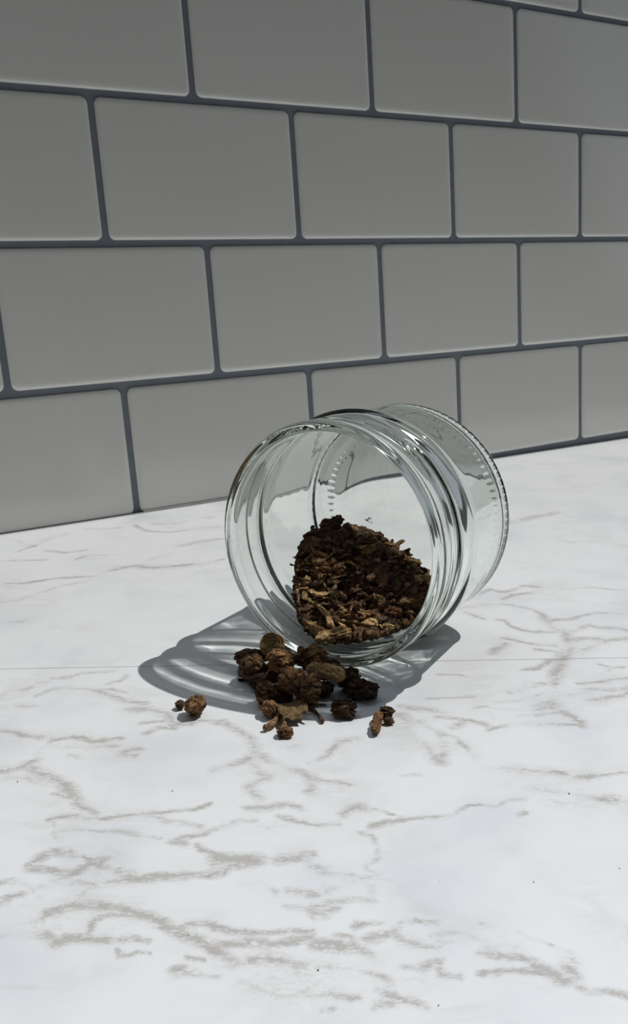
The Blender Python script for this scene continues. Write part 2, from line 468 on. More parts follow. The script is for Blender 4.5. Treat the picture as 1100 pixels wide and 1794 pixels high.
def fractal(x, y, seed, octaves, gain=0.5):
    s, a, tot = 0.0, 1.0, 0.0
    for k in range(octaves):
        s = s + a * lattice(x * 2.03 ** k + 17.3 * k, y * 2.03 ** k - 9.1 * k, seed + k)
        tot += a; a *= gain
    return s / tot
def vein_field(X, Y):
    """the printed vein pattern: distance to the vein lines, frayed by noise along the grain of the marble"""
    x, y = X.ravel() * 1000.0, Y.ravel() * 1000.0
    ca, sa = math.cos(math.radians(-29.3)), math.sin(math.radians(-29.3))
    gu, gv = x * ca + y * sa, -x * sa + y * ca              # along and across the grain
    wu = (fractal(gu / 13, gv / 9, 3, 5, 0.6) - 0.5) * 3.6
    wv = (fractal(gu / 11, gv / 6, 23, 6, 0.62) - 0.5) * 4.4
    P = np.stack([x + wu * ca - wv * sa, y + wu * sa + wv * ca], 1)
    line, stain, wide = np.zeros(len(P)), np.zeros(len(P)), np.zeros(len(P))
    order = np.argsort(P[:, 0], kind='stable')
    xs = P[order, 0]
    segs = []
    for ln in VEINS.strip().split('\n'):
        v = [float(k) for k in ln.split()]
        w, s, p = v[0], v[1], v[2:]
        pts = [(p[i], p[i + 1]) for i in range(0, len(p), 2)]
        for i in range(len(pts) - 1):
            segs.append((w, s, pts[i], pts[i + 1]))
    rng = random.Random(5)                    # the same kind of veins go on beyond the frame
    for _ in range(150):
        px, py = rng.uniform(-460, 850), rng.uniform(-460, 0)
        u = (px + 146) * 0.479 + (py + 450) * 0.833
        r = (px + 146) * 0.865 - (py + 450) * 0.502
        if u > 20 and abs(r) < u * 0.55 + 60: continue
        a, w, s = rng.uniform(-1.0, 0.2), rng.uniform(1.2, 4), rng.uniform(0.35, 0.55)
        for k in range(rng.randint(4, 9)):
            L = rng.uniform(8, 22); a += rng.uniform(-0.5, 0.5)
            q = (px + L * math.cos(a), py + L * math.sin(a))
            segs.append((w, s, (px, py), q)); px, py = q
    for w, s, A, B in segs:
        wl, ws = 0.24 * w + 0.25, 0.80 * w + 0.5
        ww = 1.9 * w + 2.2
        m = ww * 2.0
        i0, i1 = np.searchsorted(xs, [min(A[0], B[0]) - m, max(A[0], B[0]) + m])
        idx = order[i0:i1]
        q = P[idx]
        ok = (q[:, 1] > min(A[1], B[1]) - m) & (q[:, 1] < max(A[1], B[1]) + m)
        idx = idx[ok]; q = q[ok]
        if not len(q): continue
        d = np.array(B) - np.array(A)
        t = np.clip(((q - A) @ d) / (d @ d + 1e-9), 0, 1)
        dist = np.hypot(*(q - (np.array(A) + t[:, None] * d)).T)
        line[idx] = np.maximum(line[idx], s * np.exp(-(dist / wl) ** 2))
        stain[idx] = np.maximum(stain[idx], s * np.exp(-(dist / ws) ** 4))
        wide[idx] = np.maximum(wide[idx], s * np.exp(-(dist / ww) ** 2))
    patch = np.clip((fractal(gu / 16, gv / 9, 51, 4) - 0.30) * 4.0, 0, 1)
    patch2 = np.clip((fractal(gu / 24, gv / 12, 131, 5) - 0.42) * 4.0, 0, 1)
    return (line * (0.45 + 0.85 * patch)).reshape(X.shape), np.maximum(stain * (0.35 + 0.85 * patch), 0.75 * wide * patch2).reshape(X.shape)

def axis_lines(lo, hi, a, b, fine, coarse):
    out, x = [], lo
    while x < hi - 1e-9:
        out.append(x)
        dd = max(a - x, x - b, 0.0)
        x += min(fine + dd * 0.12, coarse)
    out.append(hi)
    return np.array(out)

def marble_sheet(near, parent):
    gap = 0.00022
    if near:
        xs = axis_lines(-0.46, 0.325, -0.15, 0.10, 0.00062, 0.03)
        top = np.minimum(seam_y(xs) - gap, Y_BACK); bot = np.full_like(xs, Y_FRONT)
        f = axis_lines(0, 1, 0.0, 0.92, 0.0026, 0.05)
        Yg = top[None, :] + (bot - top)[None, :] * f[:, None]
    else:
        xs = axis_lines(-0.402, 0.85, -0.11, 0.36, 0.0010, 0.03)
        bot = np.maximum(seam_y(xs) + gap, Y_FRONT); top = np.full_like(xs, Y_BACK)
        f = axis_lines(0, 1, 0.0, 1.0, 0.0038, 0.05)
        Yg = bot[None, :] + (top - bot)[None, :] * f[:, None]
    Xg = np.repeat(xs[None, :], len(f), 0)
    vein, stain = vein_field(Xg, Yg)
    z = 0.0 if near else -0.00006
    ny, nx = Xg.shape
    V = np.stack([Xg, Yg, np.full_like(Xg, z)], 2).reshape(-1, 3)
    i = np.arange(ny * nx).reshape(ny, nx)
    q = np.stack([i[:-1, :-1], i[:-1, 1:], i[1:, 1:], i[1:, :-1]], 2).reshape(-1, 4)
    if near: q = q[:, ::-1]
    # the cut edge of the film along the seam
    sk = V.reshape(ny, nx, 3)[0].copy(); sk[:, 2] -= 0.0005
    n0 = len(V)
    V = np.vstack([V, sk])
    j = np.arange(nx - 1)
    e = np.stack([i[0, :-1], i[0, 1:], n0 + j + 1, n0 + j], 1)
    if not near: e = e[:, ::-1]
    q = np.vstack([q, e])
    me = bpy.data.meshes.new('marble_sheet')
    me.from_pydata(V.tolist(), [], q.tolist())
    for an, fld in (('vein', vein), ('stain', stain)):
        at = me.attributes.new(an, 'FLOAT', 'POINT')
        at.data.foreach_set('value', np.concatenate([fld.ravel(), fld[0]]).astype(np.float32))
    me.materials.append(M_MARBLE)
    me.update()
    o = link(bpy.data.objects.new('marble_sheet', me), parent)
    o.cycles.is_caustics_receiver = True
    return o

counter = empty('countertop', (0, 0, 0))
tag(counter, 'white marble-look countertop with taupe veins and a thin seam across it', 'countertop')
x0, x1, y0, y1, zt, zb = -0.46, 0.85, Y_FRONT, Y_BACK + 0.02, -0.0006, -0.035
mesh_obj('slab', [(x0, y0, zb), (x1, y0, zb), (x1, y1, zb), (x0, y1, zb), (x0, y0, zt), (x1, y0, zt), (x1, y1, zt), (x0, y1, zt)],
         [(3, 2, 1, 0), (4, 5, 6, 7), (0, 1, 5, 4), (1, 2, 6, 5), (2, 3, 7, 6), (3, 0, 4, 7)], M_SLAB, counter, False)
marble_sheet(False, counter)
marble_sheet(True, counter)

# ------------------------------------------------------------------ tiled wall, leaning back a little, rows a touch out of level
LEAN, ROLL = 0.08553813, 0.0149213
TILE_W, TILE_H, GROUT = 1.5871516 * S, S, 0.0037
# wall frame: X along the rows, Y up the wall, Z out of the wall towards the room
ex = Vector((math.cos(ROLL), math.sin(ROLL) * math.sin(LEAN), math.sin(ROLL) * math.cos(LEAN)))
ey = Vector((-math.sin(ROLL), math.cos(ROLL) * math.sin(LEAN), math.cos(ROLL) * math.cos(LEAN)))
ez = ex.cross(ey)
org = Vector((0, math.sin(LEAN), math.cos(LEAN))) * (-0.0316266 * S)
WALL_M = Matrix((ex, ey, ez)).transposed().to_4x4()
WALL_M.translation = org
TILE_T = 0.0016
ROWS = 6
def wall_box(name, u0, u1, v0, v1, w0, w1, mat, parent=None):
    c = [(u, v, w) for w in (w0, w1) for v in (v0, v1) for u in (u0, u1)]
    f = [(0, 2, 3, 1), (4, 5, 7, 6), (0, 1, 5, 4), (2, 6, 7, 3), (1, 3, 7, 5), (0, 4, 6, 2)]
    return mesh_obj(name, c, f, mat, parent, False)
U0, U1 = -0.50, 1.02
wall = wall_box('wall_back', U0, U1, -0.02, ROWS * TILE_H + 0.004, -0.02, -TILE_T, M_GROUT)
wall.matrix_world = WALL_M
tag(wall, 'backsplash wall of offset pale grey glazed tiles with grey grout', kind='structure')

def tile_mesh(w, h):
    rad, segs = 0.0036, 5
    rings = []
    for inset, z in ((0.0, -TILE_T), (0.0, -0.0011), (0.00035, -0.00062), (0.0009, -0.00030), (0.0019, -0.00008), (0.0034, 0.0)):
        r = max(rad - inset * 0.5, 0.0012)
        hw, hh = w / 2 - inset, h / 2 - inset
        ring = []
        for cx, cy, a0 in ((1, 1, 0), (-1, 1, 90), (-1, -1, 180), (1, -1, 270)):
            for k in range(segs + 1):
                a = math.radians(a0 + 90 * k / segs)
                ring.append((cx * (hw - r) + r * math.cos(a), cy * (hh - r) + r * math.sin(a), z))
        rings.append(ring)
    n = len(rings[0])
    V = [p for r in rings for p in r]
    F = [(i * n + k, i * n + (k + 1) % n, (i + 1) * n + (k + 1) % n, (i + 1) * n + k) for i in range(len(rings) - 1) for k in range(n)]
    F.append(tuple(range((len(rings) - 1) * n, len(rings) * n)))
    me = bpy.data.meshes.new('tile')
    me.from_pydata(V, [], F)
    me.polygons.foreach_set('use_smooth', [True] * len(me.polygons))
    me.materials.append(M_TILE)
    me.update()
    return me
tile_me = tile_mesh(TILE_W - GROUT, TILE_H - GROUT)
for row in range(ROWS):
    shift = 0.0 if row % 2 == 0 else 0.5 - 0.01357
    for k in range(-8, 10):
        u = (k + 0.5 + shift) * TILE_W
        if u - TILE_W / 2 < U0 or u + TILE_W / 2 > U1: continue
        v = (row + 0.5) * TILE_H
        me = tile_me
        if row == 0:
            # bottom row: cut to the counter
            low = min((WALL_M @ Vector((u + sx * TILE_W / 2, v - TILE_H / 2 + GROUT / 2, 0))).z for sx in (-1, 1))
            if low < 0.0004:
                me = tile_me.copy()
                bm = bmesh.new(); bm.from_mesh(me)
                inv = (WALL_M @ Matrix.Translation((u, v, 0))).inverted()
                co = inv @ Vector((0, 0, 0.00035)); no = (inv.to_3x3() @ Vector((0, 0, 1))).normalized()
                bmesh.ops.bisect_plane(bm, geom=bm.verts[:] + bm.edges[:] + bm.faces[:], plane_co=co, plane_no=no, clear_inner=True)
                bm.to_mesh(me); bm.free()
        o = link(bpy.data.objects.new('tile', me), wall)
        o.location = (u, v, 0)

# unseen ledge added over the tiled wall to keep the sun off it
top = WALL_M @ Vector((0, ROWS * TILE_H + 0.004, 0))
sv = []
for x in (-0.50, 1.60):
    zz = top.z + 0.0005 + (x * math.sin(ROLL) if x < 1.02 else 1.02 * math.sin(ROLL))
    for (y, z) in ((-0.0280, zz), (0.065, zz), (0.065, zz + 0.018), (-0.0250, zz + 0.018), (-0.0280, zz + 0.014)):
        sv.append((x, y, z))
trim = mesh_obj('shade_ledge', sv, [(0, 1, 6, 5), (1, 2, 7, 6), (2, 3, 8, 7), (3, 4, 9, 8), (4, 0, 5, 9), (4, 3, 2, 1, 0), (5, 6, 7, 8, 9)], M_PAINT, None, False)
tag(trim, 'white ledge added above the tiled wall to shade it from the sun', kind='structure')
# bead of sealant in the corner under one bottom tile
cv, cf = [], []
nb = 60
for i in range(nb + 1):
    x = 0.003 + 0.114 * i / nb
    r = 0.0011 + 0.0004 * noise.noise(Vector((x * 160, 3.1, 0)))
    for k in range(5):
        a = math.radians(90 * k / 4)
        cv.append((x, -0.0001 - r * math.cos(a) * 0.8, 0.0 + r * math.sin(a)))
    cv.append((x, 0.0006, 0.0))
for i in range(nb):
    for k in range(6):
        k2 = (k + 1) % 6
        cf.append((i * 6 + k, i * 6 + k2, (i + 1) * 6 + k2, (i + 1) * 6 + k))
caulk = mesh_obj('trim_2', cv, cf, M_CAULK)
tag(caulk, 'thin bead of clear sealant in the corner between tile and counter', kind='structure')

# ------------------------------------------------------------------ glass jar lying on its side
MM = 0.001
OUTER = [(1.5, 0.0), (1.4, 12), (1.2, 24), (0.8, 29), (0.22, 32), (0.0, 34.2), (0.25, 36.3), (1.0, 38.5), (2.2, 40.2), (3.6, 41.15), (4.6, 41.42),
         (5.6, 41.38), (7.0, 41.2), (9, 41.15), (14, 41.25), (20, 41.35), (27, 41.5), (32, 41.6), (35, 41.6), (37.0, 41.65), (38.2, 41.85),
         (39.3, 42.4), (40.3, 42.9), (41.3, 43.05), (42.3, 42.9), (43.4, 42.35), (44.6, 41.5), (45.8, 40.85), (47.2, 40.5), (50, 40.4), (56, 40.4), (59.4, 40.4),
         (60.4, 40.6), (61.3, 41.05), (62.3, 41.45), (63.4, 41.5), (64.1, 41.3), (64.6, 40.85), (64.8, 40.2), (64.8, 39.4)]
INNER = [(64.78, 38.7), (64.6, 38.1), (64.1, 37.75), (63.0, 37.65), (61.8, 37.85), (60.4, 38.4), (58.5, 38.7), (54, 38.75), (48, 38.75), (44.5, 39.0), (41, 39.5), (37, 39.75), (32, 39.8), (24, 39.7),
         (16, 39.55), (10, 39.4), (7.4, 39.0), (5.6, 37.7), (4.5, 35.4), (3.9, 32), (3.6, 26), (3.45, 14), (3.4, 0.0)]
def resample(pts, step_fn):
    P = np.array(pts, float)
    # Catmull-Rom through the control points
    out = []
    for i in range(len(P) - 1):
        p0, p1, p2, p3 = P[max(i - 1, 0)], P[i], P[i + 1], P[min(i + 2, len(P) - 1)]
        n = max(1, int(np.ceil(np.linalg.norm(p2 - p1) / step_fn(p1))))
        d = np.linalg.norm(p2 - p1)
        m1 = (p2 - p0) / max(np.linalg.norm(p2 - p1) + np.linalg.norm(p1 - p0), 1e-6) * d
        m2 = (p3 - p1) / max(np.linalg.norm(p3 - p2) + np.linalg.norm(p2 - p1), 1e-6) * d
        for k in range(n):
            t = k / n
            out.append((2*t**3 - 3*t*t + 1) * p1 + (t**3 - 2*t*t + t) * m1 + (-2*t**3 + 3*t*t) * p2 + (t**3 - t*t) * m2)
    out.append(P[-1])
    return np.array(out)
po = resample(OUTER, lambda p: 3.0 if p[1] < 30 else (0.35 if (p[0] > 37 or p[0] < 7) else 1.2))
pi_ = resample(INNER, lambda p: 3.0 if p[1] < 30 else (0.5 if p[0] > 61 or p[0] < 8 else 1.3))
prof = np.vstack([po, pi_])
n_out = len(po)
NA = 640
KN = 80
ang = np.linspace(0, 2 * math.pi, NA, endpoint=False)
R = np.repeat(prof[:, 1][:, None], NA, 1)
T = np.repeat(prof[:, 0][:, None], NA, 1)
A = np.repeat(ang[None, :], len(prof), 0)
OUTM = (np.arange(len(prof)) < n_out)[:, None]
# screw thread: one helical ridge around the neck
thread = np.zeros_like(R)
START = 0.5
for turn in range(3):
    s = (A - START) % (2 * math.pi) + 2 * math.pi * turn
    fade = np.clip(s / 0.25, 0, 1) * np.clip((2 * math.pi * 1.45 - s) / 0.25, 0, 1)
    tc = 48.6 + 5.2 * s / (2 * math.pi)
    thread = np.maximum(thread, fade * np.exp(-np.abs((T - tc) / 1.15) ** 2.6))
thread = thread * OUTM * ((T > 45.5) & (T < 60.2))
R = R + 1.1 * thread
# ring of small crescent knurls around the heel
kn = np.exp(-np.abs(((A * KN / (2 * math.pi)) % 1.0 - 0.5) / 0.27) ** 3.0) * np.exp(-((prof[:, 1][:, None] - 35.0) / 1.25) ** 2) * (T < 1.6) * OUTM
T = T - 0.26 * kn
# pressed glass is a little uneven, most of all inside
wav = np.zeros_like(R)
for i in range(R.shape[0]):
    if prof[i, 1] < 12: continue
    tt = prof[i, 0]
    for amp, ka, kt, ph in ((0.05, 5, 0.09, 0.3), (0.035, 9, 0.21, 1.7), (0.022, 17, 0.33, 4.0), (0.012, 31, 0.5, 2.2)):
        wav[i] += amp * np.sin(ang * ka + ph + tt * kt * 1.3 + 1.5 * np.sin(ang * 2 + tt * kt))
R = R + 0.22 * wav * np.where(OUTM, 0.35, 1.0) * np.clip((prof[:, 1][:, None] - 12) / 15, 0, 1)
Yl = R * np.sin(A); Zl = R * np.cos(A)
V = np.stack([T, Yl, Zl + JAR_ZC / MM], 2) * MM
V = V.reshape(-1, 3)
np_ = len(prof)
idx = np.arange(np_ * NA).reshape(np_, NA)
idn = np.roll(idx, -1, 1)
Q = np.stack([idx[:-1], idn[:-1], idn[1:], idx[1:]], 2)          # (np_-1, NA, 4)
row_t = (prof[:-1, 0] + prof[1:, 0]) / 2
row_r = (prof[:-1, 1] + prof[1:, 1]) / 2
row_out = np.arange(np_ - 1) < n_out - 1
part_id = np.zeros((np_ - 1, NA), int)                             # 0 body
neck = row_t > 37.6
part_id[neck] = 1
part_id[(row_t > 60.1) | ((np.arange(np_ - 1) == n_out - 1))] = 2  # lip
part_id[(row_r < 33.6) & (row_t < 6)] = 3                          # base
part_id[row_out & (row_t < 7.0) & (row_r >= 33.6)] = 4             # heel
thf = (thread[:-1] + thread[1:]) / 2 > 0.12
part_id[thf & row_out[:, None] & neck[:, None]] = 5
full = bpy.data.meshes.new('jar_full')
allq = Q.reshape(-1, 4)
full.from_pydata(V.tolist(), [], allq.tolist())
full.update()
bm = bmesh.new(); bm.from_mesh(full)
bmesh.ops.remove_doubles(bm, verts=[v for v in bm.verts if abs(v.co.y) < 1e-7 and abs(v.co.z - JAR_ZC) < 1e-7], dist=1e-6)
bm.free()
nrm = np.zeros(len(V) * 3, np.float32)
full.vertex_normals.foreach_get('vector', nrm)
nrm = nrm.reshape(-1, 3)
# make sure normals point out of the glass
mid = idx[n_out // 2, 0]
flip = float(nrm[mid] @ (V[mid] - np.array([V[mid][0], 0, JAR_ZC]))) < 0
if flip:
    allq = allq[:, ::-1]; nrm = -nrm
for ring_i in (0, np_ - 1):                                        # poles of the base
    sgn = -1.0 if ring_i == 0 else 1.0
    nrm[idx[ring_i]] = (sgn, 0, 0)
bpy.data.meshes.remove(full)
jar = empty('glass_jar')
jar.matrix_world = Matrix((JA, -JB, JW)).transposed().to_4x4()
jar.location = JC - JW * JAR_ZC
tag(jar, 'clear glass jar with screw-thread neck lying open on its side', 'jar')
for pid, nm in enumerate(('body', 'neck', 'lip', 'base', 'heel_ring', 'screw_thread')):
    fq = allq[part_id.reshape(-1) == pid]
    used, inv = np.unique(fq, return_inverse=True)
    fq = inv.reshape(-1, 4)
    faces = []
    for f in fq.tolist():
        faces.append(f)
    me = bpy.data.meshes.new(nm)
    vv = V[used]
    me.from_pydata(vv.tolist(), [], faces)
    me.polygons.foreach_set('use_smooth', [True] * len(me.polygons))
    me.materials.append(M_GLASS_NECK if nm in ('neck', 'screw_thread') else M_GLASS)
    me.update()
    me.normals_split_custom_set_from_vertices(nrm[used].tolist())
    o = link(bpy.data.objects.new(nm, me), jar)
    o.cycles.is_caustics_caster = True

# small moulding mark in the middle of the base
mk = []
for k in range(14):
    a = 2 * math.pi * k / 14
    r = (1.5 + 0.55 * math.cos(a * 3 + 0.4) + 0.3 * math.cos(a * 5)) * MM
    mk.append((0.00345, (-0.01578) - r * math.cos(a), JAR_ZC + (-0.00589) + 0.8 * r * math.sin(a)))
mk = mk + [(0.0040, p[1] * 0.72 + 0.28 * (-0.01578), p[2] * 0.72 + 0.28 * (JAR_ZC + (-0.00589))) for p in mk]
mesh_obj('mould_mark', mk, [(k, (k + 1) % 14, 14 + (k + 1) % 14, 14 + k) for k in range(14)] + [tuple(range(14, 28)), tuple(range(13, -1, -1))], M_GLASS, jar).cycles.is_caustics_caster = True

# ------------------------------------------------------------------ dried roots
def fit_dims(V, w, d, h):
    V = np.array(V, float)
    lo, hi = V.min(0), V.max(0)
    return (V - (lo + hi) / 2) / np.maximum(hi - lo, 1e-9) * np.array([w, d, h]) * MM

def ico(sub):
    bm = bmesh.new()
    bmesh.ops.create_icosphere(bm, subdivisions=sub, radius=1.0)
    V = [v.co.copy() for v in bm.verts]
    F = [tuple(v.index for v in f.verts) for f in bm.faces]
    bm.free()
    return V, F
ICO = {3: ico(3), 4: ico(4), 5: ico(5)}

def shape_chunk(seed, sub=3, rough=1.0):
    """gnarled lump of dried root: uneven body, deep creases that run along the root, frayed ends"""
    rng = random.Random(seed)
    off = Vector((rng.uniform(-50, 50), rng.uniform(-50, 50), rng.uniform(-50, 50)))
    V0, F = ICO[sub]
    ax = Vector((rng.uniform(-1, 1), rng.uniform(-1, 1), rng.uniform(-.5, .5))).normalized()
    V = []
    for p in V0:
        q = p + off
        wob = noise.noise_vector(q * 1.3)
        s = 1.0 + 0.30 * noise.noise(q * 1.15) + 0.16 * noise.noise(q * 2.4)
        pr = p - ax * (p.dot(ax) * 0.80)
        c1 = abs(noise.noise(pr * 1.9 + off + wob * 0.6))          # creases where the noise crosses zero
        c2 = abs(noise.noise(pr * 4.2 + off * 1.7 + wob * 1.1))
        c3 = abs(noise.noise(q * 9.0))
        s += rough * (0.44 * min(c1 * 2.2, 0.62) + 0.20 * min(c2 * 2.2, 0.6) + 0.03 * c3) - 0.2
        V.append(p * max(s, 0.3) + wob * 0.16)
    return V, F

def shape_stick(seed, n=16, m=9, bend=0.25, flare=0.35):
    rng = random.Random(seed)
    V, F = [], []
    ph = rng.uniform(0, 6)
    b1, b2 = rng.uniform(-bend, bend), rng.uniform(-bend, bend)
    for i in range(n):
        t = i / (n - 1) * 2 - 1
        c = Vector((t, b1 * (1 - t * t) + 0.06 * math.sin(4 * t + ph), b2 * (1 - t * t) * 0.7))
        r = 0.19 * (1 + flare * t ** 2 * (1 if t > 0 else 0.5) + 0.35 * noise.noise(Vector((t * 2.6 + seed, 1.3, 4.0))))
        if i in (0, n - 1): r *= 0.55
        for k in range(m):
            a = 2 * math.pi * k / m
            rr = r * (1 + 0.28 * noise.noise(Vector((math.cos(a) * 1.6 + seed * .7, math.sin(a) * 1.6, t * 1.2))) + 0.12 * ((k + seed) % 2))
            V.append(c + Vector((0, rr * math.cos(a), rr * math.sin(a))))
    for i in range(n - 1):
        for k in range(m):
            F.append((i * m + k, i * m + (k + 1) % m, (i + 1) * m + (k + 1) % m, (i + 1) * m + k))
    F.append(tuple(range(m))[::-1]); F.append(tuple(range((n - 1) * m, n * m)))
    return V, F

def shape_hook(seed):
    V, F = shape_stick(seed, 18, 10, 0.55, 0.9)
    return V, F

def shape_log(seed, n=18, m=16):
    """stout root piece with blunt ends and lengthwise furrows"""
    rng = random.Random(seed)
    V, F = [], []
    for i in range(n):
        t = i / (n - 1) * 2 - 1
        env = (1 - abs(t) ** 5) ** 0.5 if abs(t) < 1 else 0.25
        env = max(env, 0.42)
        c = Vector((t, 0.05 * math.sin(2.3 * t + seed), 0.04 * math.sin(3 * t)))
        for k in range(m):
            a = 2 * math.pi * k / m
            fur = min(abs(noise.noise(Vector((math.cos(a) * 2.6 + seed, math.sin(a) * 2.6, t * 1.6)))) * 2.6, 0.8) + 0.5 * abs(noise.noise(Vector((math.cos(a) * 5 + seed, math.sin(a) * 5, t * 5))))
            r = 0.46 * env * (0.66 + 0.44 * fur + 0.14 * noise.noise(Vector((math.cos(a) + seed, math.sin(a), t * 3.0))))
            V.append(c + Vector((0, r * math.cos(a), r * math.sin(a))))
    for i in range(n - 1):
        for k in range(m):
            F.append((i * m + k, i * m + (k + 1) % m, (i + 1) * m + (k + 1) % m, (i + 1) * m + k))
    F.append(tuple(range(m))[::-1]); F.append(tuple(range((n - 1) * m, n * m)))
    return V, F

def shape_flake(seed, n=17, m=13):
    """curled, crinkled sliver of bark with some thickness"""
    rng = random.Random(seed)
    curl = rng.uniform(0.9, 2.3)
    top, F = [], []
    for i in range(n):
        for k in range(m):
            u, v = i / (n - 1) * 2 - 1, k / (m - 1) * 2 - 1
            v *= 0.72 + 0.6 * noise.noise(Vector((u * 2.3 + seed, 7.0, 0)))
            a = v * curl
            z = (math.cos(a) - 1) / curl * 0.9 + 0.34 * noise.noise(Vector((u * 2.2 + seed, v * 4.5, 2))) + 0.14 * noise.noise(Vector((u * 5 + seed, v * 9, 5))) + 0.18 * u * u * rng.choice((1, 1)) 
            top.append(Vector((u * (1 + 0.2 * noise.noise(Vector((v * 3 + seed, 1, 1)))), math.sin(a) / curl * 0.9, z)))
    th = 0.10
    V = top + [p - Vector((0, 0, th)) for p in top]
    N = n * m
    for i in range(n - 1):
        for k in range(m - 1):
            a, b, c, d = i * m + k, (i + 1) * m + k, (i + 1) * m + k + 1, i * m + k + 1
            F.append((a, b, c, d)); F.append((d + N, c + N, b + N, a + N))
    rim = [i * m for i in range(n)] + [(n - 1) * m + k for k in range(1, m)] + [i * m + m - 1 for i in range(n - 2, -1, -1)] + [k for k in range(m - 2, 0, -1)]
    for a, b in zip(rim, rim[1:] + rim[:1]):
        F.append((b, a, a + N, b + N))
    return V, F

def shape_disc(seed, m=40):
    """short slice of a thick root: rounded bark side, cut face with ridged rings"""
    V, F = [], []
    rows = [(-0.50, 0.05), (-0.50, 0.55), (-0.46, 0.82), (-0.30, 0.95), (-0.05, 1.0), (0.20, 1.0), (0.38, 0.97), (0.48, 0.90), (0.46, 0.83), (0.27, 0.79),
            (0.30, 0.70), (0.44, 0.65), (0.42, 0.60), (0.24, 0.56), (0.26, 0.45), (0.40, 0.40), (0.38, 0.34), (0.22, 0.30), (0.24, 0.18), (0.34, 0.12), (0.34, 0.03)]
    for z, r in rows:
        for k in range(m):
            a = 2 * math.pi * k / m
            q = Vector((math.cos(a) * 1.4 + seed, math.sin(a) * 1.4, z * 1.5))
            rr = r * (1 + 0.10 * noise.noise(q) + 0.05 * noise.noise(q * 4)) 
            V.append(Vector((rr * math.cos(a), rr * math.sin(a) * 0.92, z + 0.06 * noise.noise(q * 2.5))))
    for i in range(len(rows) - 1):
        for k in range(m):
            F.append((i * m + k, i * m + (k + 1) % m, (i + 1) * m + (k + 1) % m, (i + 1) * m + k))
    F.append(tuple(range(m))[::-1]); F.append(tuple(range((len(rows) - 1) * m, len(rows) * m)))
    # tip the cut face towards the viewer and up
    Rm = Matrix.Rotation(math.radians(22), 3, 'Z') @ Matrix.Rotation(math.radians(38), 3, 'X')
    return [Rm @ v for v in V], F

def root_mesh(name, VF, dims, tone):
    V, F = VF
    V = fit_dims(V, *dims)
    me = bpy.data.meshes.new(name)
    me.from_pydata(V.tolist(), [], F)
    me.polygons.foreach_set('use_smooth', [True] * len(me.polygons))
    me.materials.append(ROOT[tone])
    me.update()
    return me

def add_root(name, me, loc, rot, label, group, cat='dried root'):
    o = link(bpy.data.objects.new(name, me))
    o.location = loc
    o.rotation_euler = rot
    o.cycles.is_caustics_receiver = True
    tag(o, label, cat, group)
    return o

